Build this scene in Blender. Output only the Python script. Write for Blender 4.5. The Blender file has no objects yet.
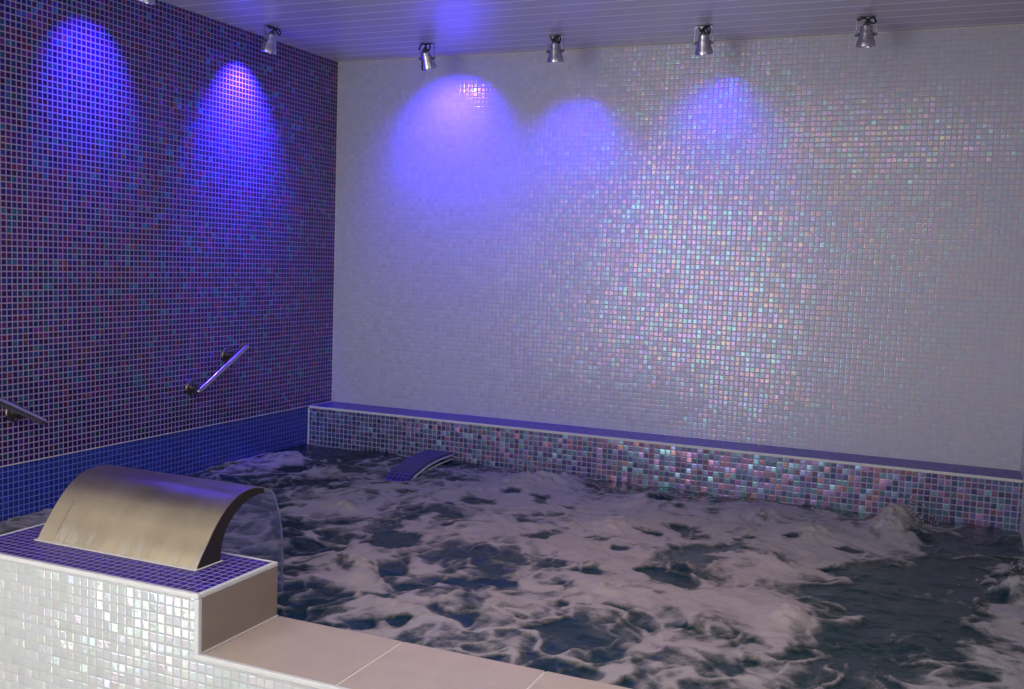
import bpy, bmesh, math, random
import numpy as np
from mathutils import Vector, Matrix

random.seed(7)
SC = bpy.context.scene
COL = SC.collection
PI = math.pi

# ------------------------------------------------------------------ place, in metres (z = 0 is the still water)
W = 3.753                 # right wall
H = 2.245                 # ceiling
LEDGE_Z, LEDGE_D = 0.225, 0.245
Y_FRONT, Y_POOL = -3.066, -2.719      # outer and inner face of the pool's front wall
Z_STEP = 0.02
PL_X0, PL_X1, PL_Z = 0.703, 1.626, 0.186   # tiled plinth that carries the waterfall
Y_ROOM = -5.75
Z_FLOOR = -0.85


# ------------------------------------------------------------------ node helpers
class NT:
    def __init__(self, name):
        self.m = bpy.data.materials.new(name)
        self.m.use_nodes = True
        self.t = self.m.node_tree
        self.t.nodes.clear()
        self.out = self.t.nodes.new('ShaderNodeOutputMaterial')

    def n(self, typ, **kw):
        nd = self.t.nodes.new(typ)
        for k, v in kw.items():
            setattr(nd, k, v)
        return nd

    def put(self, sock, v):
        if hasattr(v, 'is_output'):
            self.t.links.new(v, sock)
        elif isinstance(v, (tuple, list)) and len(v) == 3 and sock.type == 'RGBA':
            sock.default_value = (*v, 1)
        else:
            sock.default_value = v

    def math(self, op, a, b=None, c=None, clamp=False):
        nd = self.n('ShaderNodeMath', operation=op, use_clamp=clamp)
        for i, v in enumerate((a, b, c)):
            if v is not None:
                self.put(nd.inputs[i], v)
        return nd.outputs[0]

    def vec(self, op, a, b=None, scale=None):
        nd = self.n('ShaderNodeVectorMath', operation=op)
        self.put(nd.inputs[0], a)
        if b is not None:
            self.put(nd.inputs[1], b)
        if scale is not None:
            self.put(nd.inputs['Scale'], scale)
        return nd.outputs['Value'] if op in ('LENGTH', 'DOT_PRODUCT') else nd.outputs[0]

    def mix(self, f, a, b, mode='MIX'):
        nd = self.n('ShaderNodeMix', data_type='RGBA', blend_type=mode)
        self.put(nd.inputs[0], f)
        self.put(nd.inputs[6], a)
        self.put(nd.inputs[7], b)
        return nd.outputs[2]

    def ramp(self, f, lo, hi, a=0.0, b=1.0, smooth=True):
        nd = self.n('ShaderNodeMapRange', interpolation_type='SMOOTHSTEP' if smooth else 'LINEAR')
        for i, v in enumerate((f, lo, hi, a, b)):
            self.put(nd.inputs[i], v)
        return nd.outputs[0]

    def hsv(self, h, s, v):
        nd = self.n('ShaderNodeCombineColor', mode='HSV')
        for i, x in enumerate((h, s, v)):
            self.put(nd.inputs[i], x)
        return nd.outputs[0]

    def sep(self, v):
        nd = self.n('ShaderNodeSeparateXYZ')
        self.put(nd.inputs[0], v)
        return nd.outputs

    def white(self, v, seed=0.0):
        nd = self.n('ShaderNodeTexWhiteNoise', noise_dimensions='4D')
        self.put(nd.inputs['Vector'], v)
        nd.inputs['W'].default_value = seed
        return nd.outputs

    def noise(self, v, scale, detail=3.0, rough=0.55):
        nd = self.n('ShaderNodeTexNoise')
        self.put(nd.inputs['Vector'], v)
        nd.inputs['Scale'].default_value = scale
        nd.inputs['Detail'].default_value = detail
        nd.inputs['Roughness'].default_value = rough
        return nd.outputs

    def bsdf(self, color, rough, metal=0.0, spec=0.5, normal=None, **kw):
        nd = self.n('ShaderNodeBsdfPrincipled')
        self.put(nd.inputs['Base Color'], color)
        self.put(nd.inputs['Roughness'], rough)
        self.put(nd.inputs['Metallic'], metal)
        self.put(nd.inputs['Specular IOR Level'], spec)
        if normal is not None:
            self.put(nd.inputs['Normal'], normal)
        for k, v in kw.items():
            self.put(nd.inputs[k.replace('_', ' ')], v)
        return nd.outputs[0]

    def bump(self, h, strength=0.4, dist=0.002, normal=None):
        nd = self.n('ShaderNodeBump')
        self.put(nd.inputs['Height'], h)
        nd.inputs['Strength'].default_value = strength
        nd.inputs['Distance'].default_value = dist
        if normal is not None:
            self.put(nd.inputs['Normal'], normal)
        return nd.outputs[0]

    def done(self, sh):
        self.t.links.new(sh, self.out.inputs['Surface'])
        return self.m


def mosaic(name, base, grout, pitch, gap=0.14, hue=(0.0, 1.0), sat=0.6, tint=0.3, rough=0.2, jitter=0.12,
           base_vary=0.25, base_rough=0.35, body_spec=0.5, base_hue=None, fine=0.0, tint_pow=1.0, hue_pow=1.0):
    """Glass mosaic laid in the surface's own UV (metres): every little tile has a
    slightly different tilt, shade and iridescent sheen."""
    s = NT(name)
    uv = s.n('ShaderNodeUVMap').outputs[0]
    c = s.vec('SCALE', uv, scale=1.0 / pitch)
    cell = s.vec('FLOOR', c)
    fr = s.vec('FRACTION', c)
    r1 = s.white(cell, 1.3)
    r2 = s.white(cell, 7.7)
    sheet = s.white(s.vec('FLOOR', s.vec('SCALE', uv, scale=1.0 / (pitch * 13))), 3.1)
    x, y, _ = s.sep(fr)
    ex = s.math('MINIMUM', x, s.math('SUBTRACT', 1.0, x))
    ey = s.math('MINIMUM', y, s.math('SUBTRACT', 1.0, y))
    e = s.math('MINIMUM', ex, ey)
    tile = s.ramp(e, gap * 0.36, gap * 0.64)
    # shade of each tile
    f = s.math('ADD', s.math('MULTIPLY', r1[0], 2 * base_vary), 1.0 - base_vary)
    col = s.vec('SCALE', s.mix(0.0, base, base), scale=f)
    hh = s.math('FRACT', s.math('ADD', s.math('MULTIPLY', s.math('POWER', r2[0], hue_pow), hue[1] - hue[0]), hue[0]))
    tcol = s.hsv(hh, sat, 1.0)
    if base_hue is not None:                       # mixed-colour blends
        col = s.mix(s.math('MULTIPLY', s.math('POWER', r1[0], 1.5), base_hue), col,
                    s.vec('SCALE', s.hsv(hh, 0.6, 0.4), scale=f))
    # tilt of each tile, and a softer tilt shared by a sheet of tiles
    ctr = s.vec('SUBTRACT', r1[1], (0.5, 0.5, 0.5))
    ctr2 = s.vec('SUBTRACT', sheet[1], (0.5, 0.5, 0.5))
    geo = s.n('ShaderNodeNewGeometry')
    nrm = s.vec('ADD', geo.outputs['Normal'], s.vec('SCALE', ctr, scale=jitter))
    nrm = s.vec('ADD', nrm, s.vec('SCALE', ctr2, scale=jitter * 0.25))
    if fine:
        nz = s.noise(uv, 1.6 / pitch, 2.0)
        nrm = s.vec('ADD', nrm, s.vec('SCALE', s.vec('SUBTRACT', nz[1], (0.5, 0.5, 0.5)), scale=fine))
    nrm = s.vec('NORMALIZE', nrm)
    nrm = s.bump(s.ramp(e, 0.0, gap * 1.3), 0.35, 0.0012, nrm)
    body = s.bsdf(s.mix(tile, grout, col), s.mix(tile, (0.75,) * 3, (base_rough,) * 3), 0.0,
                  s.math('MULTIPLY', tile, body_spec), nrm)
    gl = s.n('ShaderNodeBsdfGlossy')
    s.put(gl.inputs['Color'], tcol)
    gl.inputs['Roughness'].default_value = rough
    s.put(gl.inputs['Normal'], nrm)
    mx = s.n('ShaderNodeMixShader')
    amt = s.math('POWER', s.sep(r2[1])[1], tint_pow)
    k = s.math('MULTIPLY', tile, s.math('MULTIPLY', s.math('ADD', 0.3, s.math('MULTIPLY', amt, 0.7)), tint))
    s.put(mx.inputs[0], k)
    s.put(mx.inputs[1], body)
    s.put(mx.inputs[2], gl.outputs[0])
    return s.done(mx.outputs[0])


def plain(name, col, rough=0.5, metal=0.0, spec=0.5, vary=0.12, scale=30.0, bump=0.0, **kw):
    s = NT(name)
    oc = s.n('ShaderNodeTexCoord').outputs['Object']
    nz = s.noise(oc, scale, 4.0)[0]
    f = s.ramp(nz, 0.25, 0.75, 1 - vary, 1 + vary, False)
    c = s.vec('SCALE', s.mix(0.0, col, col), scale=f)
    nr = s.bump(nz, bump, 0.002) if bump else None
    rr = s.ramp(nz, 0.2, 0.8, rough * 0.85, min(1.0, rough * 1.15), False)
    return s.done(s.bsdf(c, rr, metal, spec, nr, **kw))


M = {}
M['dark'] = mosaic('dark_iridescent_mosaic', (0.007, 0.004, 0.070), (0.34, 0.28, 0.42), 0.0250, 0.20,
                   hue=(0.45, 1.05), sat=0.85, tint=0.28, rough=0.22, jitter=0.12, base_vary=0.5, tint_pow=1.8, body_spec=0.15)
M['blue'] = mosaic('cobalt_mosaic', (0.005, 0.016, 0.24), (0.13, 0.17, 0.50), 0.0250, 0.17,
                   hue=(0.58, 0.68), sat=0.6, tint=0.10, rough=0.25, jitter=0.08, base_vary=0.25)
M['white'] = mosaic('pearl_white_mosaic', (0.51, 0.51, 0.575), (0.47, 0.465, 0.52), 0.0255, 0.16,
                    hue=(0.42, 1.12), sat=0.52, tint=0.15, rough=0.18, jitter=0.05, base_vary=0.03, fine=0.03)
M['white_near'] = mosaic('pearl_white_mosaic_front', (0.50, 0.525, 0.53), (0.46, 0.475, 0.475), 0.0280, 0.15,
                         hue=(0.0, 1.0), sat=0.22, tint=0.26, rough=0.10, jitter=0.12, base_vary=0.02, fine=0.12)
M['ledge'] = mosaic('mixed_iridescent_mosaic', (0.030, 0.038, 0.120), (0.36, 0.35, 0.48), 0.0275, 0.15,
                    hue=(0.53, 1.04), sat=0.50, tint=0.60, tint_pow=1.8, rough=0.28, jitter=0.12, base_vary=0.35, base_hue=0.05, hue_pow=1.7, body_spec=0.3)
M['violet'] = mosaic('violet_blue_mosaic', (0.024, 0.011, 0.19), (0.27, 0.21, 0.48), 0.0265, 0.17,
                     hue=(0.62, 0.75), sat=0.6, tint=0.10, rough=0.25, jitter=0.10, base_vary=0.35)
M['deep'] = mosaic('deep_blue_mosaic', (0.010, 0.006, 0.095), (0.15, 0.13, 0.30), 0.0265, 0.16,
                   hue=(0.62, 0.75), sat=0.6, tint=0.06, rough=0.25, jitter=0.10, base_vary=0.4)
M['trim'] = plain('white_edge_trim', (0.62, 0.615, 0.60), 0.4, vary=0.05)
M['grout'] = plain('grout', (0.60, 0.56, 0.51), 0.85, vary=0.08, scale=60)
M['coping'] = plain('beige_stone_tile', (0.43, 0.35, 0.285), 0.42, vary=0.07, scale=18)
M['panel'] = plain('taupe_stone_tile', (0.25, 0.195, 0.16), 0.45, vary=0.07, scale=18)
M['paint'] = plain('off_white_paint', (0.66, 0.58, 0.46), 0.7, vary=0.04)
M['floor'] = plain('beige_floor_tile', (0.50, 0.45, 0.38), 0.45, vary=0.08, scale=4)
M['basin'] = plain('basin_blue', (0.02, 0.05, 0.12), 0.4, vary=0.2)
M['alu'] = plain('satin_aluminium', (0.62, 0.60, 0.62), 0.28, 1.0, vary=0.08, scale=60)
M['cap'] = plain('dark_cap', (0.10, 0.10, 0.11), 0.4, 0.6, vary=0.1)
M['black'] = plain('black_rubber', (0.008, 0.008, 0.010), 0.45, vary=0.2)
M['steel'] = plain('polished_steel', (0.50, 0.48, 0.50), 0.22, 1.0, vary=0.06, scale=50)
M['bronze'] = plain('dull_steel_fitting', (0.20, 0.17, 0.15), 0.38, 1.0, vary=0.15, scale=50)
M['spray'] = plain('spray_droplets', (0.36, 0.34, 0.36), 0.25, vary=0.05)
M['inner'] = plain('shaded_steel', (0.06, 0.05, 0.05), 0.5, 0.7, vary=0.1)  # spout steel again, with the shade inside it put into a dark colour


def m_brushed():
    s = NT('brushed_stainless')
    uv = s.n('ShaderNodeUVMap').outputs[0]
    st = s.vec('MULTIPLY', uv, (6.0, 160.0, 1.0))
    nz = s.noise(st, 1.0, 4.0)[0]
    blot = s.noise(s.vec('MULTIPLY', uv, (10.0, 5.0, 1.0)), 1.0, 3.0)[0]
    c = s.mix(s.ramp(blot, 0.3, 0.7), (0.56, 0.51, 0.41), (0.66, 0.61, 0.50))
    # limescale just above the base
    x, y, _ = s.sep(uv)
    drip = s.noise(s.vec('MULTIPLY', uv, (38.0, 9.0, 1.0)), 1.0, 4.0)[0]
    lime = s.math('MULTIPLY', s.ramp(y, 0.10, 0.02), s.ramp(drip, 0.48, 0.62))
    c = s.mix(s.math('MULTIPLY', lime, 0.45), c, (0.36, 0.36, 0.38))
    rg = s.math('ADD', s.ramp(nz, 0.2, 0.8, 0.285, 0.325, False), s.math('MULTIPLY', lime, 0.2))
    return s.done(s.bsdf(c, rg, 1.0, 0.5, None, Anisotropic=0.4))


M['brushed'] = m_brushed()


def m_ceiling():
    s = NT('ceiling_panels')
    oc = s.n('ShaderNodeTexCoord').outputs['Object']
    x, y, z = s.sep(oc)
    t = s.math('FRACT', s.math('DIVIDE', s.math('ADD', y, 0.04 + 12.0), 0.12))
    e = s.math('ABSOLUTE', s.math('SUBTRACT', t, 0.5))
    line = s.ramp(e, 0.445, 0.460)  # panel joints; the highlight along them is painted as near white
    nz = s.noise(s.vec('MULTIPLY', oc, (1.0, 8.0, 1.0)), 3.0, 3.0)[0]
    c = s.mix(line, s.mix(nz, (0.49, 0.465, 0.53), (0.56, 0.535, 0.60)), (0.96, 0.96, 0.97))
    nrm = s.bump(s.math('SUBTRACT', 1.0, line), 0.4, 0.002)
    return s.done(s.bsdf(c, 0.32, 0.0, 0.5, nrm))


M['ceiling'] = m_ceiling()


def m_emit(name, col, strength):
    s = NT(name)
    e = s.n('ShaderNodeEmission')
    s.put(e.inputs[0], col)
    e.inputs[1].default_value = strength
    return s.done(e.outputs[0])


M['led'] = m_emit('lit_blue_lens', (0.12, 0.08, 1.0), 6.0)
M['led_off'] = plain('clear_lens', (0.3, 0.3, 0.35), 0.15, vary=0.05)


def m_sheet(milk):
    s = NT('falling_water')
    fr = s.n('ShaderNodeFresnel')
    fr.inputs['IOR'].default_value = 1.33
    oc = s.n('ShaderNodeTexCoord').outputs['Object']
    nz = s.noise(s.vec('MULTIPLY', oc, (60.0, 60.0, 6.0)), 1.0, 2.0)[0]
    nb = s.bump(nz, 0.15, 0.003)
    s.put(fr.inputs['Normal'], nb)
    g = s.n('ShaderNodeBsdfGlossy')
    g.inputs['Roughness'].default_value = 0.08
    s.put(g.inputs['Normal'], nb)
    tr = s.n('ShaderNodeBsdfTransparent')
    tr.inputs[0].default_value = (0.97, 0.98, 1.0, 1)
    mx = s.n('ShaderNodeMixShader')
    s.put(mx.inputs[0], s.math('MINIMUM', fr.outputs[0], 0.42))
    s.put(mx.inputs[1], tr.outputs[0])
    s.put(mx.inputs[2], g.outputs[0])
    df = s.n('ShaderNodeBsdfTranslucent')
    df.inputs[0].default_value = (0.7, 0.76, 0.9, 1)
    m2 = s.n('ShaderNodeMixShader')
    m2.inputs[0].default_value = milk
    s.put(m2.inputs[1], mx.outputs[0])
    s.put(m2.inputs[2], df.outputs[0])
    return s.done(m2.outputs[0])


M['sheet'] = m_sheet(0.12)
M['rim'] = m_sheet(0.45)


def m_water():
    s = NT('foaming_water')
    at = s.n('ShaderNodeAttribute', attribute_name='foam')
    f0 = at.outputs['Fac']
    oc = s.n('ShaderNodeTexCoord').outputs['Object']
    n1 = s.noise(oc, 22.0, 6.0, 0.62)[0]
    n2 = s.noise(oc, 110.0, 3.0, 0.6)[0]
    f = s.math('ADD', f0, s.math('MULTIPLY', s.math('SUBTRACT', n1, 0.5), 1.15))
    f = s.math('ADD', f, s.math('MULTIPLY', s.math('SUBTRACT', n2, 0.5), 0.45))
    fm = s.ramp(f, 0.02, 1.0)
    # open water: deep green-blue; foam: bubbles, thin lace is greyer than thick froth
    wat = s.bsdf((0.005, 0.024, 0.030), 0.09, 0.0, 0.3, s.bump(n1, 0.5, 0.012), IOR=1.33)
    fc = s.mix(s.ramp(f, 0.3, 1.25), (0.12, 0.115, 0.12), (0.325, 0.295, 0.30))
    fo = s.bsdf(fc, 0.55, 0.0, 0.4, s.bump(s.math('ADD', s.math('MULTIPLY', n1, 1.0), s.math('MULTIPLY', n2, 0.35)), 0.42, 0.010))
    mx = s.n('ShaderNodeMixShader')
    s.put(mx.inputs[0], s.math('MULTIPLY', fm, 0.94))
    s.put(mx.inputs[1], wat)
    s.put(mx.inputs[2], fo)
    return s.done(mx.outputs[0])


M['water'] = m_water()


# ------------------------------------------------------------------ mesh helpers
def uv_box(bm):
    lay = bm.loops.layers.uv.verify()
    bm.normal_update()
    for f in bm.faces:
        n = f.normal
        a = max(range(3), key=lambda i: abs(n[i]))
        for l in f.loops:
            c = l.vert.co
            l[lay].uv = ((c.y, c.z), (c.x, c.z), (c.x, c.y))[a]


def box(bm, x0, x1, y0, y1, z0, z1, bevel=0.0, seg=2):
    vs = [bm.verts.new(p) for p in ((x0, y0, z0), (x1, y0, z0), (x1, y1, z0), (x0, y1, z0),
                                    (x0, y0, z1), (x1, y0, z1), (x1, y1, z1), (x0, y1, z1))]
    fs = [bm.faces.new([vs[i] for i in q]) for q in
          ((0, 3, 2, 1), (4, 5, 6, 7), (0, 1, 5, 4), (1, 2, 6, 5), (2, 3, 7, 6), (3, 0, 4, 7))]
    if bevel:
        es = list({e for f in fs for e in f.edges})
        bmesh.ops.bevel(bm, geom=es, offset=bevel, segments=seg, profile=0.5, affect='EDGES')
    return fs


def lathe(bm, prof, mat=Matrix(), n=32, cap=True):
    rings = []
    for r, z in prof:
        rings.append([bm.verts.new(mat @ Vector((r * math.cos(2 * PI * k / n), r * math.sin(2 * PI * k / n), z)))
                      for k in range(n)])
    for a, b in zip(rings, rings[1:]):
        for k in range(n):
            bm.faces.new((a[k], a[(k + 1) % n], b[(k + 1) % n], b[k]))
    if cap:
        bm.faces.new(rings[0][::-1])
        bm.faces.new(rings[-1])


def frames(pts):
    """parallel-transport frames along a polyline"""
    pts = [Vector(p) for p in pts]
    tans = [(pts[min(i + 1, len(pts) - 1)] - pts[max(i - 1, 0)]).normalized() for i in range(len(pts))]
    up = Vector((0, 0, 1)) if abs(tans[0].z) < 0.9 else Vector((1, 0, 0))
    u = tans[0].cross(up).normalized()
    out = []
    for p, t in zip(pts, tans):
        u = (u - t * u.dot(t)).normalized()
        out.append((p, u, t.cross(u).normalized()))
    return out


def tube(bm, pts, r, n=14, cap=True):
    rad = r if isinstance(r, (list, tuple)) else [r] * len(pts)
    rings = []
    for (p, u, v), q in zip(frames(pts), rad):
        rings.append([bm.verts.new(p + (u * math.cos(2 * PI * k / n) + v * math.sin(2 * PI * k / n)) * q) for k in range(n)])
    for a, b in zip(rings, rings[1:]):
        for k in range(n):
            bm.faces.new((a[k], a[(k + 1) % n], b[(k + 1) % n], b[k]))
    if cap:
        bm.faces.new(rings[0][::-1])
        bm.faces.new(rings[-1])


def smooth_path(pts, per=6):
    """Catmull-Rom through the points"""
    P = [Vector(p) for p in pts]
    P = [2 * P[0] - P[1]] + P + [2 * P[-1] - P[-2]]
    out = []
    for i in range(1, len(P) - 2):
        for k in range(per):
            t = k / per
            a, b, c, d = P[i - 1], P[i], P[i + 1], P[i + 2]
            out.append(0.5 * (2 * b + (c - a) * t + (2 * a - 5 * b + 4 * c - d) * t * t + (3 * b - a - 3 * c + d) * t ** 3))
    out.append(P[-2])
    return out


def mesh(name, bm, mats, parent=None, smooth=False, uv=True, loc=None):
    if uv:
        uv_box(bm)
    bmesh.ops.recalc_face_normals(bm, faces=bm.faces)
    me = bpy.data.meshes.new(name)
    bm.to_mesh(me)
    bm.free()
    for m in (mats if isinstance(mats, (list, tuple)) else [mats]):
        me.materials.append(m)
    if smooth:
        me.shade_smooth() if smooth is True else me.set_sharp_from_angle(angle=smooth)
        if smooth is not True:
            for p in me.polygons:
                p.use_smooth = True
    o = bpy.data.objects.new(name, me)
    COL.objects.link(o)
    if parent is not None:
        o.parent = parent
        o.matrix_parent_inverse = Matrix.Identity(4)
        o.location = -parent.location if loc is None else loc
    elif loc is not None:
        o.location = loc
    return o


def empty(name, loc, label, cat, group=None):
    o = bpy.data.objects.new(name, None)
    o.empty_display_size = 0.05
    o.location = loc
    COL.objects.link(o)
    tag(o, label, cat, group)
    return o


def tag(o, label, cat, group=None, kind=None):
    o['label'] = label
    o['category'] = cat
    if group:
        o['group'] = group
    if kind:
        o['kind'] = kind


def struct(name, bm, mats, label, **kw):
    o = mesh(name, bm, mats, **kw)
    o['kind'] = 'structure'
    o['label'] = label
    o['category'] = name.split('_')[0]
    return o


# ------------------------------------------------------------------ the room
bm = bmesh.new()
box(bm, -0.12, 0, Y_FRONT, 0, LEDGE_Z, H)
low = box(bm, -0.12, 0, Y_FRONT, 0, Z_FLOOR, LEDGE_Z)
for f in low:
    f.material_index = 1
# plain painted wall on the viewer's side, with a low opening added for the side light
for q in ((Y_ROOM, -5.35, Z_FLOOR, H), (-4.45, Y_FRONT, Z_FLOOR, H), (-5.35, -4.45, 0.25, H)):
    for f in box(bm, -0.12, 0, *q):
        f.material_index = 2
struct('wall_left', bm, [M['dark'], M['blue'], M['paint']], 'dark purple iridescent mosaic wall with a cobalt blue band along the water')
bm = bmesh.new()
box(bm, -0.12, W + 0.12, 0, 0.12, Z_FLOOR, H)
struct('wall_back', bm, M['white'], 'pearly white iridescent mosaic wall behind the pool')
bm = bmesh.new()
box(bm, W, W + 0.12, Y_ROOM, 0, Z_FLOOR, H)
struct('wall_right', bm, M['white'], 'white mosaic wall at the right end of the pool')
bm = bmesh.new()
box(bm, -0.12, W + 0.12, Y_ROOM - 0.12, 0.12, H, H + 0.08)
struct('ceiling', bm, M['ceiling'], 'glossy grey panelled ceiling with highlights painted along its joints')
bm = bmesh.new()
box(bm, -0.12, W + 0.12, Y_ROOM - 0.12, 0.12, Z_FLOOR - 0.1, Z_FLOOR)
struct('floor', bm, M['floor'], 'beige floor in front of the pool')
# wall with a tall window behind the viewer
WX0, WX1, WZ0, WZ1 = 0.04, 1.75, -0.55, 1.95
bm = bmesh.new()
box(bm, -0.12, WX0, Y_ROOM - 0.12, Y_ROOM, Z_FLOOR, H)
box(bm, WX1, W + 0.12, Y_ROOM - 0.12, Y_ROOM, Z_FLOOR, H)
box(bm, WX0, WX1, Y_ROOM - 0.12, Y_ROOM, Z_FLOOR, WZ0)
box(bm, WX0, WX1, Y_ROOM - 0.12, Y_ROOM, WZ1, H)
struct('wall_front', bm, M['paint'], 'off-white wall with a tall window facing the pool')
# pale joint between the two mosaics on the left wall, and along the ceiling
bm = bmesh.new()
box(bm, 0, 0.003, Y_POOL - 0.3, -LEDGE_D, LEDGE_Z - 0.002, LEDGE_Z + 0.002)
struct('trim_1', bm, M['grout'], 'thin pale joint between the purple and blue mosaic')
bm = bmesh.new()
box(bm, 0.0, W, -0.004, 0, H - 0.006, H)
box(bm, 0.0, 0.005, -0.004, 0, LEDGE_Z, H - 0.006)
struct('trim_2', bm, M['grout'], 'pale sealant line round the white wall')

# ------------------------------------------------------------------ tiled ledge along the back wall
led = empty('pool_ledge', (0.0, 0.0, 0.0), 'long tiled ledge along the foot of the white wall, its front face iridescent', 'ledge')
bm = bmesh.new()
box(bm, 0.010, W, -LEDGE_D, 0, Z_FLOOR, LEDGE_Z - 0.012)
mesh('mosaic_face', bm, M['ledge'], led)
bm = bmesh.new()
box(bm, 0.010, W - 0.0005, -LEDGE_D + 0.009, -0.004, LEDGE_Z - 0.012, LEDGE_Z)
o = mesh('tiled_top', bm, M['violet'], led)
o['label'] = 'violet blue mosaic top'
bm = bmesh.new()
box(bm, 0.0, W, -LEDGE_D - 0.002, -LEDGE_D + 0.009, LEDGE_Z - 0.012, LEDGE_Z + 0.001, 0.002)
box(bm, 0.0, 0.010, -LEDGE_D - 0.002, -LEDGE_D + 0.010, -0.15, LEDGE_Z, 0.002)
box(bm, 0.0, 0.010, -LEDGE_D + 0.009, 0.0, LEDGE_Z - 0.012, LEDGE_Z + 0.001, 0.002)
box(bm, 0.010, W, -0.004, 0.0, LEDGE_Z - 0.012, LEDGE_Z + 0.001)
o = mesh('edge_trim', bm, M['trim'], led)
o['label'] = 'pale edge trim'


# ------------------------------------------------------------------ curved slab helper (profile in the y-z plane, swept along x)
def sweep_yz(bm, prof, x0, x1, thick, nx=1, uvl=True, taper=None):
    """prof: list of (y,z); makes a slab under the profile. UV: (x, arc length)."""
    lay = bm.loops.layers.uv.verify()
    P = [Vector((0, p[0], p[1])) for p in prof]
    N = []
    for i in range(len(P)):
        t = (P[min(i + 1, len(P) - 1)] - P[max(i - 1, 0)]).normalized()
        N.append(Vector((0, -t.z, t.y)))
    th = thick if isinstance(thick, (list, tuple)) else [thick] * len(P)
    s = [0.0]
    for a, b in zip(P, P[1:]):
        s.append(s[-1] + (b - a).length)
    xs = [x0 + (x1 - x0) * k / nx for k in range(nx + 1)]
    top = [[bm.verts.new((x, p.y, p.z)) for x in xs] for p in P]
    bot = [[bm.verts.new((x, (p - n * h).y, (p - n * h).z)) for x in xs] for p, n, h in zip(P, N, th)]
    uvm = {}
    for i in range(len(P)):
        for k, x in enumerate(xs):
            uvm[top[i][k]] = (x, s[i])
            uvm[bot[i][k]] = (x, s[i] + 0.37)
    def face(*v):
        f = bm.faces.new(v)
        for l in f.loops:
            l[lay].uv = uvm[l.vert]
    for i in range(len(P) - 1):
        for k in range(nx):
            face(top[i][k], top[i][k + 1], top[i + 1][k + 1], top[i + 1][k])
            face(bot[i][k], bot[i + 1][k], bot[i + 1][k + 1], bot[i][k + 1])
        face(top[i][0], top[i + 1][0], bot[i + 1][0], bot[i][0])
        face(top[i][nx], bot[i][nx], bot[i + 1][nx], top[i + 1][nx])
    for k in range(nx):
        face(top[0][k], bot[0][k], bot[0][k + 1], top[0][k + 1])
        face(top[-1][k], top[-1][k + 1], bot[-1][k + 1], bot[-1][k])


# ------------------------------------------------------------------ tiled arched rest running from the ledge down into the water
arm = empty('tiled_headrest', (0.88, -0.45, 0.0), 'small curved blue tiled slab sloping from the ledge into the water', 'headrest')
ap = [(p.y, p.z) for p in smooth_path([(0, -LEDGE_D - 0.002, 0.031), (0, -0.38, 0.030), (0, -0.50, 0.021), (0, -0.60, 0.002),
                                       (0, -0.68, -0.022), (0, -0.735, -0.07), (0, -0.76, -0.14)], 5)]
ax0, ax1 = 0.805, 0.958
bm = bmesh.new()
sweep_yz(bm, ap, ax0 + 0.006, ax1 - 0.007, 0.022)
o = mesh('tiled_top', bm, M['deep'], arm, smooth=0.6, uv=False)
bm = bmesh.new()
tp = [(y, z + 0.001) for y, z in ap]
sweep_yz(bm, tp, ax0, ax0 + 0.006, 0.008, uvl=False)
sweep_yz(bm, tp, ax1 - 0.007, ax1, 0.008, uvl=False)
sweep_yz(bm, [(y, z - 0.020) for y, z in ap], ax1 - 0.006, ax1 + 0.001, 0.007, uvl=False)
box(bm, ax0, ax1, -LEDGE_D - 0.009, -LEDGE_D - 0.0025, 0.030, 0.036)
o = mesh('edge_trim', bm, M['trim'], arm, smooth=0.6, uv=False)
o['label'] = 'pale edge trim'

# ------------------------------------------------------------------ front wall of the pool with its beige coping
sur = empty('pool_front_wall', (W / 2, (Y_FRONT + Y_POOL) / 2, Z_FLOOR), 'low white mosaic wall in the foreground, topped with beige coping tiles', 'pool wall')
bm = bmesh.new()
box(bm, 0.0, W, Y_FRONT, Y_POOL, Z_FLOOR, Z_STEP - 0.014)
mesh('mosaic_face', bm, M['white_near'], sur)
bm = bmesh.new()
box(bm, 0.0, PL_X0, Y_FRONT + 0.012, Y_POOL - 0.001, Z_STEP - 0.014, Z_STEP - 0.0015)
box(bm, PL_X1, W, Y_FRONT + 0.012, Y_POOL - 0.001, Z_STEP - 0.014, Z_STEP - 0.0015)
mesh('joint_grout', bm, M['grout'], sur)
bm = bmesh.new()
x = PL_X1 + 0.003
xe = [PL_X1 + 0.0035] + [2.0575 + 0.437 * k for k in range(4)]
for a, b in zip(xe, xe[1:] + [W]):
    box(bm, a + 0.0030, b - 0.0030, Y_FRONT + 0.013, Y_POOL + 0.004, Z_STEP - 0.013, Z_STEP, 0.0015)
for a, b in ((0.0, 0.27), (0.27, PL_X0 - 0.002)):
    box(bm, a + 0.0030, b - 0.0030, Y_FRONT + 0.013, Y_POOL + 0.004, Z_STEP - 0.013, Z_STEP, 0.0015)
o = mesh('coping', bm, M['coping'], sur)
o['label'] = 'beige stone coping tiles'
bm = bmesh.new()
box(bm, PL_X1 - 0.014, W, Y_FRONT - 0.002, Y_FRONT + 0.012, Z_STEP - 0.014, Z_STEP + 0.001, 0.003)
box(bm, 0.0, PL_X0, Y_FRONT - 0.002, Y_FRONT + 0.012, Z_STEP - 0.014, Z_STEP + 0.001, 0.003)
o = mesh('edge_trim', bm, M['trim'], sur)
o['label'] = 'white edge trim'

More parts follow.
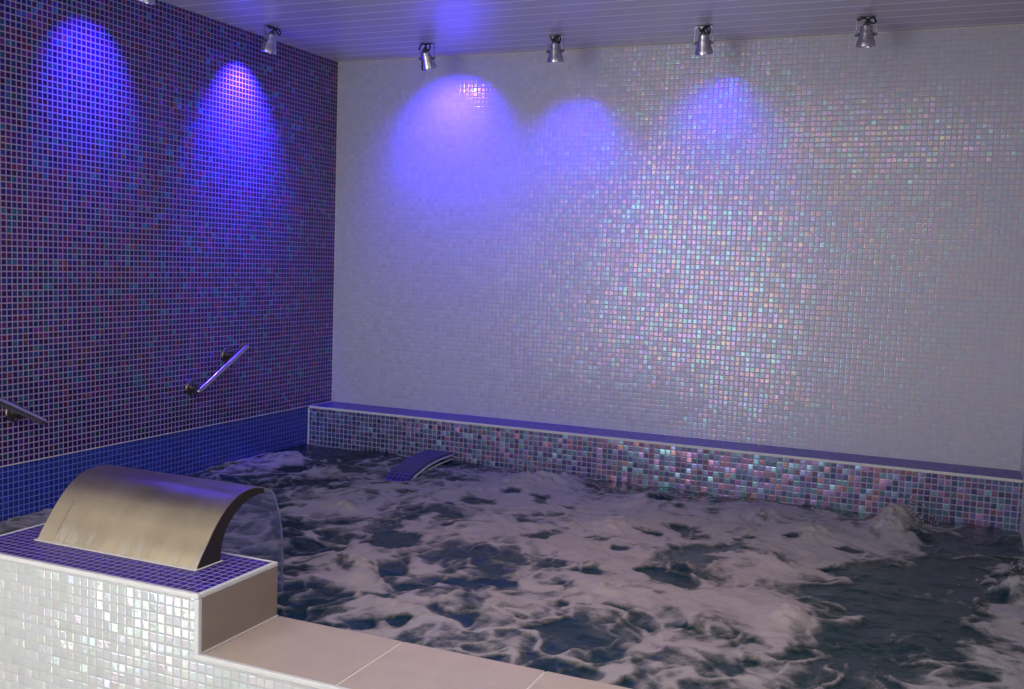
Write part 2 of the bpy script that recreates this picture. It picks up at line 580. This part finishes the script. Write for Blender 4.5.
# ------------------------------------------------------------------ raised plinth
pln = empty('waterfall_plinth', ((PL_X0 + PL_X1) / 2, (Y_FRONT + Y_POOL) / 2, Z_STEP), 'raised block on the front wall with a violet tiled top, carrying the steel waterfall', 'plinth')
T = 0.013
bm = bmesh.new()
box(bm, PL_X0 + 0.002, PL_X1 - T, Y_FRONT, Y_POOL, Z_STEP - 0.0135, PL_Z - T)
mesh('mosaic_face', bm, M['white_near'], pln)
bm = bmesh.new()
box(bm, PL_X0 + 0.010, PL_X1 - T, Y_FRONT + T, Y_POOL - 0.008, PL_Z - T, PL_Z - 0.001)
o = mesh('tiled_top', bm, M['violet'], pln)
o['label'] = 'violet blue mosaic top'
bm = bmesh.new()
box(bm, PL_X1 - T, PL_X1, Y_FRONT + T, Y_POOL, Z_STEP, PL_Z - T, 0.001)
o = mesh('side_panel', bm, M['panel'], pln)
o['label'] = 'taupe stone side panel'
bm = bmesh.new()
box(bm, PL_X0, PL_X1, Y_FRONT - 0.002, Y_FRONT + T, PL_Z - T, PL_Z + 0.001, 0.003)
box(bm, PL_X1 - T, PL_X1 + 0.002, Y_FRONT - 0.002, Y_FRONT + T, Z_STEP - 0.002, PL_Z - T, 0.003)
box(bm, PL_X1 - T, PL_X1 + 0.001, Y_FRONT + T, Y_POOL, PL_Z - T, PL_Z + 0.001, 0.003)
box(bm, PL_X0, PL_X0 + 0.010, Y_FRONT + T, Y_POOL, PL_Z - T, PL_Z + 0.001, 0.003)
box(bm, PL_X0 + 0.010, PL_X1 - T, Y_POOL - 0.008, Y_POOL, PL_Z - T, PL_Z + 0.001, 0.002)
o = mesh('edge_trim', bm, M['trim'], pln)
o['label'] = 'white edge trim'
bm = bmesh.new()
box(bm, PL_X1, PL_X1 + 0.005, Y_FRONT + T, Y_POOL, Z_STEP, Z_STEP + 0.003)
mesh('joint_grout', bm, M['grout'], pln)

# ------------------------------------------------------------------ stainless waterfall
SX0, SX1 = 0.851, 1.479
sp = empty('waterfall_spout', ((SX0 + SX1) / 2, -2.85, PL_Z), 'arched brushed steel waterfall spout on the tiled plinth', 'waterfall spout')
outer = [(-2.908, 0.186), (-2.886, 0.220), (-2.858, 0.256), (-2.828, 0.294), (-2.791, 0.331), (-2.757, 0.355), (-2.723, 0.371), (-2.690, 0.379),
         (-2.661, 0.381), (-2.630, 0.379), (-2.600, 0.372), (-2.573, 0.362)]
inner = [(-2.800, 0.186), (-2.796, 0.222), (-2.786, 0.254), (-2.771, 0.282), (-2.746, 0.307), (-2.722, 0.325), (-2.698, 0.338), (-2.676, 0.3465),
         (-2.650, 0.3525), (-2.625, 0.3550), (-2.600, 0.3545), (-2.579, 0.3515)]


def dense(p, per=4):
    return [(q.y, q.z) for q in smooth_path([(0, a, b) for a, b in p], per)]


outer_d, inner_d = dense(outer), dense(inner)
bm = bmesh.new()
sweep_yz(bm, outer_d, SX0, SX1, 0.003, nx=6)
mesh('curved_hood', bm, M['brushed'], sp, smooth=0.6, uv=False)
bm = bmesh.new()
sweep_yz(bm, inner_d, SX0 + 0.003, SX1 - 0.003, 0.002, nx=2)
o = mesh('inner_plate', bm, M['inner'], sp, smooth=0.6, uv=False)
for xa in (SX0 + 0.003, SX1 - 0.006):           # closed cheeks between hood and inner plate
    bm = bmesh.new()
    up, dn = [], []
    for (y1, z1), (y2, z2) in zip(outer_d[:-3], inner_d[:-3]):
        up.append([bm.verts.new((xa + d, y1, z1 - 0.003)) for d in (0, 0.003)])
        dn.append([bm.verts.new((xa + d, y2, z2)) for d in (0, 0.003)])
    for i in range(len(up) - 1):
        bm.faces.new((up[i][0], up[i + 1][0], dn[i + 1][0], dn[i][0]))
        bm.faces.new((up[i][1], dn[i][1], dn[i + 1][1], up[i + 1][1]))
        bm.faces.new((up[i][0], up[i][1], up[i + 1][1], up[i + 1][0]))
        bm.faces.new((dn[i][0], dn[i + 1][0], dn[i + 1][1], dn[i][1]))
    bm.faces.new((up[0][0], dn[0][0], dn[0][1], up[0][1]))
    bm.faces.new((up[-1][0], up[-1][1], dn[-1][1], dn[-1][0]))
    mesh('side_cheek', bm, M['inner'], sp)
bm = bmesh.new()
box(bm, SX0 - 0.006, SX1 + 0.006, -2.915, -2.900, PL_Z + 0.0011, PL_Z + 0.005, 0.0015)
box(bm, SX1, SX1 + 0.007, -2.900, -2.796, PL_Z + 0.0011, PL_Z + 0.004, 0.001)
o = mesh('sealant_bead', bm, M['grout'], sp)
o['label'] = 'pale sealant along the base'
for k, xx in enumerate((SX0 + 0.065,)):   # weld seams in the hood
    bm = bmesh.new()
    tube(bm, [(xx + 0.0, y + 0.0002, z - 0.0002) for i, (y, z) in enumerate(outer_d[1:14 - 5 * k])], 0.0010, 6)
    mesh('weld_seam', bm, M['bronze'], sp, uv=False)

# sheet of falling water
wp = dense([(-2.578, 0.359), (-2.552, 0.350), (-2.530, 0.318), (-2.508, 0.265), (-2.494, 0.205), (-2.487, 0.120), (-2.484, 0.040), (-2.482, -0.03)], 5)
bm = bmesh.new()
sweep_yz(bm, wp, SX0 + 0.006, SX1 - 0.006, 0.0035, nx=40)
for v in bm.verts:
    d = (0.36 - v.co.z) / 0.36
    if d > 0.03:
        v.co.y += 0.004 * d * (math.sin(v.co.x * 60) * 0.6 + math.sin(v.co.x * 143 + 2 * d) * 0.4)
        v.co.x += 0.010 * d * (0.5 - (v.co.x - SX0) / (SX1 - SX0)) * -0.6
o = mesh('falling_water_sheet', bm, M['sheet'], smooth=True, uv=False)
sheet = o
bm = bmesh.new()                    # the thicker, rounded rim of the sheet
rim = [(SX1 - 0.004 - 0.004 * k / len(wp), y, z) for k, (y, z) in enumerate(wp)]
tube(bm, rim, [0.0022 + 0.0016 * abs(math.sin(k * 0.55)) for k in range(len(rim))], 8)
mesh('rim', bm, M['rim'], sheet, smooth=True, uv=False)
tag(o, 'clear sheet of water falling from the steel spout into the pool', 'water', kind='stuff')


# ------------------------------------------------------------------ grab rails on the left wall
def rail(ya, za, yb, zb, posts, label):
    r = empty('grab_rail', (0.0, (ya + yb) / 2, (za + zb) / 2), label, 'grab rail', 'steel grab rails on the purple wall')
    a, b = Vector((0.072, ya, za)), Vector((0.072, yb, zb))
    d = (b - a).normalized()
    bm = bmesh.new()
    q = 0.0155
    pts = [a + d * t for t in (0.0, 0.002, 0.006, 0.02)] + [a.lerp(b, k / 8) for k in range(1, 8)] + [b - d * t for t in (0.02, 0.006, 0.002, 0.0)]
    tube(bm, pts, [q * 0.72, q * 0.92, q, q] + [q] * 7 + [q, q, q * 0.92, q * 0.72], 20)
    mesh('bar', bm, M['steel'], r, smooth=0.9)
    for t in posts:
        p = a.lerp(b, t)
        mt = Matrix.Translation((0, p.y, p.z)) @ Matrix.Rotation(PI / 2, 4, 'Y')
        bm = bmesh.new()
        lathe(bm, [(0.039, 0.0), (0.039, 0.006), (0.036, 0.010), (0.024, 0.012), (0.0195, 0.015)], mt, 28)
        fl = mesh('flange', bm, M['bronze'], r, smooth=0.7)
        for ang in (0.6, 2.7, 4.8):
            bm = bmesh.new()
            m2 = Matrix.Translation((0.0, p.y + 0.030 * math.cos(ang), p.z + 0.030 * math.sin(ang))) @ Matrix.Rotation(PI / 2, 4, 'Y')
            lathe(bm, [(0.0045, 0.007), (0.0045, 0.0115), (0.003, 0.0125)], m2, 12)
            s = mesh('screw', bm, M['steel'], None, smooth=0.7)
            s.parent = fl
        bm = bmesh.new()
        lathe(bm, [(0.0195, 0.014), (0.0175, 0.030), (0.0175, 0.046), (0.021, 0.050), (0.022, 0.060)], mt, 24)
        mesh('post', bm, M['bronze'], r, smooth=0.7)
    return r


rail(-1.279, 0.415, -0.901, 0.622, (0.09, 0.79), 'steel grab rail slanting up to the right, middle of the purple wall')
rail(-2.186, 0.392, -2.560, 0.585, (0.24, 0.90), 'steel grab rail slanting down to the right, cut by the left picture edge')


# ------------------------------------------------------------------ ceiling spotlights
def spotlight(x, y, aim, tilt, label, lit, power, yaw=0.0, size=1.35, blend=1.0, cable=0, aimtilt=None):
    """aim: horizontal unit vector towards the wall; tilt: angle of the lamp from straight down."""
    o = empty('ceiling_spotlight', (x, y, H), label, 'spotlight', 'silver spotlights along the ceiling edge')
    ah = Vector((aim[0], aim[1], 0)).normalized()
    rot = Matrix(((0, 0, 0), (0, 0, 0), (0, 0, 0)))
    side = Vector((0, 0, 1)).cross(ah)
    bm = bmesh.new()
    hw = 0.020
    base = Matrix((tuple(side), tuple(ah), (0, 0, 1))).transposed().to_4x4()
    box(bm, -0.034, 0.034, -0.012, 0.012, -0.004, 0.0, 0.001)
    bm.transform(base)
    mesh('mount_plate', bm, M['cap'], o, loc=(0, 0, 0))
    # U-shaped yoke of flat strip
    bm = bmesh.new()
    for sgn in (-1, 1):
        box(bm, sgn * 0.042 - 0.0012, sgn * 0.042 + 0.0012, -0.008, 0.008, -0.078, -0.005)
    box(bm, -0.042, 0.042, -0.008, 0.008, -0.008, -0.005)
    bm.transform(base)
    mesh('yoke', bm, M['alu'], o, loc=(0, 0, 0))
    # lamp body hinged between the arms
    dirn = (ah * math.sin(tilt) + Vector((0, 0, -math.cos(tilt)))).normalized()
    zax = -dirn
    xax = side
    yax = zax.cross(xax)
    R = Matrix((tuple(xax), tuple(yax), tuple(zax))).transposed().to_4x4()
    piv = Matrix.Translation((0, 0, -0.078)) @ R
    bm = bmesh.new()
    prof = [(0.0, 0.040), (0.020, 0.040), (0.0245, 0.037), (0.0262, 0.030), (0.0270, 0.014), (0.0290, 0.010), (0.0305, 0.000), (0.0345, -0.018),
            (0.0400, -0.034), (0.0425, -0.042), (0.0425, -0.052), (0.0405, -0.054), (0.0375, -0.053), (0.0365, -0.040), (0.0, -0.039)]
    lathe(bm, [(max(r, 0.0004), z) for r, z in prof], piv, 36, cap=False)
    hs = mesh('lamp_housing', bm, M['alu'], o, smooth=0.6, loc=(0, 0, 0))
    bm = bmesh.new()
    lathe(bm, [(0.0365, -0.0455), (0.0360, -0.0470), (0.020, -0.0480), (0.0004, -0.0485)], piv, 32)
    ln = mesh('lens', bm, M['led'] if lit else M['led_off'], o, smooth=0.6, loc=(0, 0, 0))
    if lit:
        ln['label'] = 'glowing blue lens'
    for sgn in (-1, 1):
        bm = bmesh.new()
        lathe(bm, [(0.007, 0.027), (0.007, 0.045), (0.005, 0.047)], Matrix.Translation((0, 0, -0.078)) @ base @ Matrix.Rotation(sgn * PI / 2, 4, 'Y'), 16)
        mesh('hinge_screw', bm, M['cap'], o, smooth=0.6, loc=(0, 0, 0))
    bm = bmesh.new()
    lathe(bm, [(0.015, 0.038), (0.015, 0.046), (0.010, 0.050), (0.006, 0.058)], piv, 20)
    mesh('rear_cap', bm, M['cap'], o, smooth=0.6, loc=(0, 0, 0))
    # looped black cable
    top = piv @ Vector((0, 0, 0.055))
    loops = [[(0.0, 0, 0), (-0.004, 0.004, 0.012), (-0.022, -0.004, 0.020), (-0.034, -0.010, 0.006), (-0.030, -0.016, -0.014), (-0.018, -0.014, -0.004),
              (-0.010, -0.012, 0.014), (0.004, -0.010, 0.020), (0.018, -0.006, 0.010), (0.028, 0.0, -0.004)],
             [(0.0, 0, 0), (-0.010, 0, 0.010), (-0.020, -0.006, 0.016), (-0.030, -0.012, 0.000), (-0.027, -0.018, -0.020), (-0.020, -0.016, -0.002), (-0.012, -0.012, 0.014),
              (0.0, -0.008, 0.006), (0.010, -0.010, -0.004), (0.018, -0.006, 0.012)],
             [(0.0, 0, 0), (-0.006, -0.004, 0.008), (-0.024, -0.012, 0.012), (-0.034, -0.016, -0.004), (-0.022, -0.016, -0.012), (-0.006, -0.012, 0.004),
              (0.014, -0.008, 0.014), (0.028, -0.004, 0.006), (0.036, 0.0, 0.018)]][cable % 3]
    bm = bmesh.new()
    pts = smooth_path([top + base.to_3x3() @ (Vector(p) * 1.15) for p in loops], 6)
    for p in pts:
        p.z = min(p.z, -0.010)
    tube(bm, pts, 0.0040, 10)
    mesh('cable', bm, M['black'], o, smooth=True, uv=False, loc=(0, 0, 0))
    if lit:
        lamp_light((x, y, H), piv, ah, tilt if aimtilt is None else aimtilt, power, size, blend)
    return o


def lamp_light(base, piv, ah, tilt, power, size, blend):
    L = bpy.data.lights.new('spot_beam', 'SPOT')
    L.energy = power
    L.color = (0.055, 0.026, 1.0)
    L.spot_size = size
    L.spot_blend = blend
    L.shadow_soft_size = 0.02
    lo = bpy.data.objects.new('spot_beam', L)
    p = Vector(base) + piv @ Vector((0, 0, -0.058))
    lo.location = p
    d = ah * math.sin(tilt) + Vector((0, 0, -math.cos(tilt)))
    lo.rotation_euler = d.to_track_quat('-Z', 'Y').to_euler()
    COL.objects.link(lo)


spotlight(0.775, -0.330, (0, 1), 0.55, 'silver spotlight above the brightest blue glow, left end of the white wall', True, 72, cable=0, size=1.95, aimtilt=0.74)
spotlight(1.510, -0.335, (0, 1), 0.20, 'silver spotlight second from the left over the white wall', True, 32, cable=1, size=1.75, aimtilt=0.42)
spotlight(2.265, -0.340, (0, 1), 0.30, 'silver spotlight third from the left over the white wall', True, 13, cable=1, size=1.8, aimtilt=0.6)
spotlight(2.992, -0.320, (0, 1), 0.12, 'unlit silver spotlight over the right half of the white wall', False, 0, cable=2)
spotlight(0.190, -0.900, (-1, 0), 0.25, 'silver spotlight beside the purple wall, furthest left in view', True, 225, cable=2, size=1.6, aimtilt=0.60)
spotlight(0.320, -1.890, (-1, 0), 0.25, 'silver spotlight just above the picture edge, over the leftmost blue glow on the purple wall', True, 85, cable=0, size=1.3, aimtilt=0.84)


# ------------------------------------------------------------------ water
def grid_noise(x, y, seed):
    """2-D gradient noise on arrays"""
    rng = np.random.RandomState(seed)
    perm = rng.permutation(512)
    ang = rng.rand(512) * 2 * np.pi
    xi = np.floor(x).astype(int); yi = np.floor(y).astype(int)
    xf = x - xi; yf = y - yi
    u = xf * xf * xf * (xf * (xf * 6 - 15) + 10); v = yf * yf * yf * (yf * (yf * 6 - 15) + 10)
    def g(ix, iy, dx, dy):
        h = perm[(perm[ix % 512] + iy) % 512]
        return np.cos(ang[h]) * dx + np.sin(ang[h]) * dy
    a = g(xi, yi, xf, yf); b = g(xi + 1, yi, xf - 1, yf)
    c = g(xi, yi + 1, xf, yf - 1); d = g(xi + 1, yi + 1, xf - 1, yf - 1)
    return ((a + (b - a) * u) + ((c + (d - c) * u) - (a + (b - a) * u)) * v) * 1.5


def fbm(x, y, seed, oct=4, gain=0.5, billow=False):
    s = np.zeros_like(x); amp = 1.0; tot = 0.0
    for k in range(oct):
        n = grid_noise(x * 2 ** k + 13.7 * k, y * 2 ** k + 5.1 * k, seed + k)
        s += amp * ((1 - 2 * np.abs(n)) if billow else n)
        tot += amp; amp *= gain
    return s / tot


# where the jets throw up froth (+) and where the surface stays open (-): centre, two half-axes, weight
BLOBS = [(0.32, -0.34, 0.26, 0.17, 0.2, -0.3, -1), (0.08, -0.43, 0.14, 0.09, 0.14, -0.2, -0.4), (1.95, -0.36, 0.2, 0.12, 0.05, -0.15, -0.9), (1.05, -0.46,
         0.09, 0.06, 0.06, -0.11, -0.3), (3.53, -0.63, 0.23, 0.13, -0, -0.28, -0.9), (3.12, -0.3, 0.06, 0.04, 0.01, -0.18, -1), (2.37, -0.42, 0.25,
         0.16, 0.02, -0.1, -0.6), (3.28, -1.67, 0.21, 0.12, 0.03, -0.43, -1), (3.41, -1.17, 0.24, 0.14, 0.01, -0.25, -0.8), (3.22, -2.14, 0.18, 0.1,
         0.02, -0.18, -0.6), (1.57, -2.52, 0.1, 0.05, 0.14, -0.2, -0.8), (1.46, -1.74, 0.05, 0.03, 0.05, -0.09, -0.8), (1.5, -1.86, 0.05, 0.03, 0.04,
         -0.07, -0.8), (1.55, -1.8, 0.03, 0.02, 0.04, -0.07, -0.7), (1.86, -1.79, 0.12, 0.07, 0.04, -0.09, -0.8), (1.77, -2.23, 0.11, 0.06, 0.04,
         -0.07, -0.8), (2, -2.04, 0.08, 0.04, 0.05, -0.1, -0.9), (1.34, -1.56, 0.04, 0.03, 0.05, -0.08, -0.7), (1.63, -2.08, 0.04, 0.02, 0.04, -0.06,
         -0.7), (1.39, -1.31, 0.13, 0.08, 0.04, -0.08, -0.8), (2.1, -1.74, 0.06, 0.03, 0.04, -0.09, -0.7), (2.58, -1.71, 0.11, 0.06, 0.03, -0.11,
         -1.1), (2.59, -1.36, 0.17, 0.1, 0.03, -0.11, -0.8), (2.43, -2.44, 0.13, 0.07, 0.05, -0.13, -0.15), (2.87, -2.2, 0.06, 0.03, 0.02, -0.07,
         -0.8), (1.29, -2.03, 0.11, 0.07, 0.08, -0.11, -0.5), (1.16, -1.78, 0.1, 0.06, 0.07, -0.1, -0.6), (2.34, -2.66, 0.15, 0.08, 0.04, -0.09, -0.15), (2.39, -2.32, 0.07, 0.04, 0.04, -0.1, -0.6), (2.22, -2.73, 0.1, 0.05, 0.04, -0.08, -0.15), (2.63, -2.66, 0.14, 0.08, 0.03, -0.09, -0.15), (2.87, -2.53, 0.12, 0.06, 0.02, -0.09, -0.3), (3.51, -1.85, 0.14, 0.08, 0, -0.19, -0.4), (2.68, -2.47, 0.1, 0.05, 0.02, -0.07, -0.4),
         (0.47, -1.37, 0.12, 0.07, 0.19, -0.25, -0.2), (2.54, -2.19, 0.11, 0.06, 0.02, -0.07, -0.3), (1.66, -0.62, 0.23, 0.15, 0.13, -0.33, 0.8),
         (2.45, -1.93, 0.18, 0.1, 0.05, -0.14, 0.8), (3, -1.95, 0.1, 0.06, 0.02, -0.15, 0.9), (1.54, -2.2, 0.08, 0.05, 0.14, -0.21, 0.9), (0.99,
         -1.45, 0.13, 0.08, 0.1, -0.15, 0.7), (2.98, -0.9, 0.22, 0.13, 0.03, -0.26, 0.7), (3.28, -0.51, 0.07, 0.04, 0.02, -0.34, 0.9), (3.67, -1.4,
         0.04, 0.02, -0.01, -0.33, 0.9), (2.32, -1.09, 0.3, 0.18, 0.07, -0.25, 0.6), (1.4, -1.14, 0.19, 0.12, 0.07, -0.13, 0.4), (3.18, -0.89, 0.15,
         0.09, 0.02, -0.22, 0.5), (2.27, -1.61, 0.17, 0.1, 0.05, -0.15, 0.6), (1.57, -1.57, 0.21, 0.12, 0.04, -0.08, 0.4), (2.83, -1.81, 0.18, 0.1,
         0.03, -0.15, 0.7), (1.9, -1.51, 0.21, 0.12, 0.05, -0.11, 0.4), (1.58, -2.34, 0.17, 0.1, 0.05, -0.07, 0.4), (2.93, -1.37, 0.2, 0.12, 0.02,
         -0.16, 0.7), (0.52, -0.79, 0.21, 0.14, 0.13, -0.19, 0.5), (0.05, -0.79, 0.17, 0.11, 0.15, -0.19, 0.6), (1.14, -0.95, 0.24, 0.15, 0.07, -0.13,
         0.5), (2.15, -0.68, 0.16, 0.1, 0.05, -0.15, 0.5), (2.58, -0.52, 0.21, 0.12, 0.03, -0.18, 0.6), (2.75, -2.27, 0.16, 0.09, 0.02, -0.08, 0.4),
         (3, -2.35, 0.15, 0.08, 0.02, -0.09, 0.4), (3.59, -2.02, 0.08, 0.04, -0, -0.12, 0.5)]
# bulges over the jets: x, y, height, radius
PLUMES = [(1.56, -0.62, 0.075, 0.15), (1.70, -0.50, 0.055, 0.12), (1.35, -0.85, 0.03, 0.14), (3.32, -0.46, 0.085, 0.04), (3.27, -0.50, 0.10, 0.05), (3.24, -0.58, 0.06, 0.09), (3.25, -0.66, 0.07, 0.12), (0.22, -0.72, 0.055, 0.10),
          (0.50, -0.80, 0.045, 0.10), (3.0, -1.93, 0.055, 0.085), (3.69, -1.30, 0.09, 0.09), (1.53, -2.16, 0.05, 0.10), (2.45, -1.93, 0.03, 0.14),
          (2.95, -0.85, 0.055, 0.14), (2.72, -0.62, 0.05, 0.10), (2.2, -0.62, 0.05, 0.13), (1.03, -1.42, 0.045, 0.08), (2.85, -1.35, 0.045, 0.14),
          (2.58, -1.60, 0.03, 0.10), (2.2, -1.1, 0.04, 0.14), (2.0, -2.3, 0.02, 0.12), (2.75, -2.1, 0.03, 0.08)]

NX, NY = 460, 310
gx = np.linspace(0.0, W, NX); gy = np.linspace(Y_POOL + 0.001, -LEDGE_D - 0.001, NY)
X, Y = np.meshgrid(gx, gy)
wx = 0.10 * fbm(X * 3.2, Y * 3.2, 11, 3); wy = 0.10 * fbm(X * 3.2 + 40, Y * 3.2 + 9, 21, 3)
XW, YW = X + wx, Y + wy
G = np.full_like(X, 0.78)
for cx, cy, a0, a1, b0, b1, w in BLOBS:
    k = 1.25
    det = a0 * b1 - a1 * b0
    dx, dy = XW - cx, YW - cy
    s = (dx * b1 - dy * b0) / det / k; t = (dy * a0 - dx * a1) / det / k
    G += w * (1.0 if w > 0 else 0.95) * np.exp(-(s * s + t * t) * 1.1)
G += 0.62 * fbm(XW * 4.5, YW * 3.4, 31, 4, 0.55)
G += 0.85 * fbm(XW * 10, YW * 8, 51, 4, 0.62)
G -= 0.35 * np.exp(-(((X - 0.45) / 0.5) ** 2 + ((Y + 1.15) / 0.75) ** 2))
Z0 = -0.035 * np.exp(-(((X - 0.86) / 0.16) ** 2 + ((Y + 0.74) / 0.10) ** 2))
# lace: thin winding lines of bubbles, and small round holes in the froth
ln = fbm(XW * 4.2 + 7, YW * 3.6 + 3, 131, 2, 0.4)
G += 0.62 * np.exp(-(ln / 0.055) ** 2) - 0.10
ln = fbm(X * 7.5 + 2 + wx * 4, Y * 6.0 + wy * 4, 141, 2, 0.4)
G += 0.42 * np.exp(-(ln / 0.07) ** 2) - 0.06
rh = np.random.RandomState(5)
for _ in range(110):
    hx, hy, hr, ha = rh.uniform(0.2, W), rh.uniform(Y_POOL, -0.6), rh.uniform(0.018, 0.060), rh.uniform(0.5, 1.3)
    G -= ha * np.exp(-(((X + 0.5 * wx - hx) / (hr * 1.3)) ** 2 + ((Y + 0.5 * wy - hy) / hr) ** 2) ** 2)
# calmer, clearer strip along the ledge and against the coping
G -= 0.75 * np.exp(-((Y + LEDGE_D) / -0.10) ** 2)
G -= 0.25 * np.exp(-((Y - Y_POOL) / 0.10) ** 2)
foam = np.clip(G, -0.05, 1.4)
fm = np.clip((foam - 0.1) / 0.8, 0, 1); fm = fm * fm * (3 - 2 * fm)
Z = 0.018 * fbm(X * 3.0, Y * 3.0, 71, 3) + 0.006 * fbm(X * 11, Y * 11, 81, 3)
Z += fm * (0.004 + 0.009 * fbm(XW * 7, YW * 7, 91, 4, 0.55, True))
for cx, cy, h, r in PLUMES:
    rr = np.sqrt((XW - cx) ** 2 + (YW - cy) ** 2) / r
    b = np.exp(-rr ** 2 * 1.2)
    Z += 0.72 * h * b * (0.72 + 0.55 * fbm(X * 13, Y * 13, 101, 4, 0.6, True))
Z += Z0
edge = np.clip((Y - Y_POOL) / 0.10, 0, 1)
Z = Z * (0.35 + 0.65 * edge) - 0.010 * (1 - edge)
me = bpy.data.meshes.new('pool_water')
idx = np.arange(NX * NY).reshape(NY, NX)
quads = np.stack([idx[:-1, :-1], idx[:-1, 1:], idx[1:, 1:], idx[1:, :-1]], -1).reshape(-1, 4)
me.from_pydata(np.stack([X, Y, Z], -1).reshape(-1, 3).tolist(), [], quads.tolist())
at = me.attributes.new('foam', 'FLOAT', 'POINT')
at.data.foreach_set('value', foam.reshape(-1).astype(np.float32))
me.shade_smooth()
me.materials.append(M['water'])
wo = bpy.data.objects.new('pool_water', me)
COL.objects.link(wo)
tag(wo, 'churning dark green-blue pool water covered in pinkish white foam', 'water', kind='stuff')

# spray thrown up by the jets
bm = bmesh.new()
rd = random.Random(3)
for (cx, cy, h, sp, n) in ((3.30, -0.49, 0.13, 0.05, 320), (1.56, -0.58, 0.10, 0.09, 150), (3.68, -1.30, 0.10, 0.04, 60)):
    for _ in range(n):
        t = rd.random() ** 1.3
        q = sp * (0.35 + 0.9 * (1 - t))
        p = Vector((min(W - 0.01, max(0.01, cx + rd.gauss(0, q))), min(-LEDGE_D - 0.01, cy + rd.gauss(0, q * 0.7)), 0.035 + h * t))
        r = rd.uniform(0.0009, 0.0030) * (1.25 - 0.6 * t)
        bmesh.ops.create_icosphere(bm, subdivisions=1, radius=r, matrix=Matrix.Translation(p) @ Matrix.Diagonal((1, 1, rd.uniform(1.0, 2.2), 1)))
o = mesh('splash_spray', bm, M['spray'], smooth=True, uv=False)
tag(o, 'fine white spray of droplets over the bubbling jets along the ledge', 'spray', kind='stuff')

# ------------------------------------------------------------------ light
def area(name, loc, rot, sx, sy, power, col):
    L = bpy.data.lights.new(name, 'AREA')
    L.shape = 'RECTANGLE'
    L.size, L.size_y = sx, sy
    L.energy = power
    L.color = col
    o = bpy.data.objects.new(name, L)
    o.location = loc
    o.rotation_euler = rot
    COL.objects.link(o)
    return o


# daylight through the tall window behind the viewer
area('window_daylight', ((WX0 + WX1) / 2, Y_ROOM - 0.02, (WZ0 + WZ1) / 2), (PI / 2, 0, 0), WX1 - WX0, WZ1 - WZ0, 47, (0.97, 0.98, 1.0))
area('low_side_fill', (-0.02, -4.90, -0.30), (0, -PI / 2, 0), 1.08, 0.88, 9, (0.92, 0.97, 1.0))  # added side light, puts a highlight on the front wall's mosaic
# fill lights added on the viewer's side, to brighten the walls, coping and spout
def point(name, loc, r, power, col):
    L = bpy.data.lights.new(name, 'POINT')
    L.energy = power
    L.color = col
    L.shadow_soft_size = r
    o = bpy.data.objects.new(name, L)
    o.location = loc
    COL.objects.link(o)


area('room_fill', (2.75, -3.75, H - 0.02), (0, 0, 0), 1.7, 1.3, 34, (0.97, 0.97, 1.0))
point('room_fill', (0.7, -4.9, H - 0.25), 0.12, 11, (1.0, 0.89, 0.68))
# added warm spot over the pool, without a fixture, to warm the foam
L = bpy.data.lights.new('warm_foam_fill', 'SPOT')
L.energy = 50
L.color = (1.0, 0.56, 0.40)
L.spot_size = 1.25
L.spot_blend = 1.0
L.shadow_soft_size = 0.06
o = bpy.data.objects.new('warm_foam_fill', L)
o.location = (2.35, -2.0, H - 0.03)
COL.objects.link(o)

wd = bpy.data.worlds.new('world')
SC.world = wd
wd.use_nodes = True
bg = wd.node_tree.nodes['Background']
bg.inputs[0].default_value = (0.75, 0.85, 1.0, 1)
bg.inputs[1].default_value = 1.0

# ------------------------------------------------------------------ camera
cam = bpy.data.cameras.new('camera')
cam.sensor_fit = 'HORIZONTAL'
cam.sensor_width = 36.0
cam.lens = 1014.657 * 36.0 / 1024.0
cam.clip_start = 0.02
co = bpy.data.objects.new('camera', cam)
co.location = (3.43619, -5.17287, 1.10382)
R = Matrix(((0.91506489, -0.06316137, 0.39833012), (0.40191312, 0.06077956, -0.91365841), (0.03349758, 0.99615084, 0.08100262)))
co.rotation_euler = R.to_euler()
COL.objects.link(co)
SC.camera = co

SC.view_settings.view_transform = 'Standard'
SC.view_settings.look = 'None'
SC.view_settings.gamma = 1.0
SC.view_settings.exposure = 0.0
SC.view_settings.use_curve_mapping = False
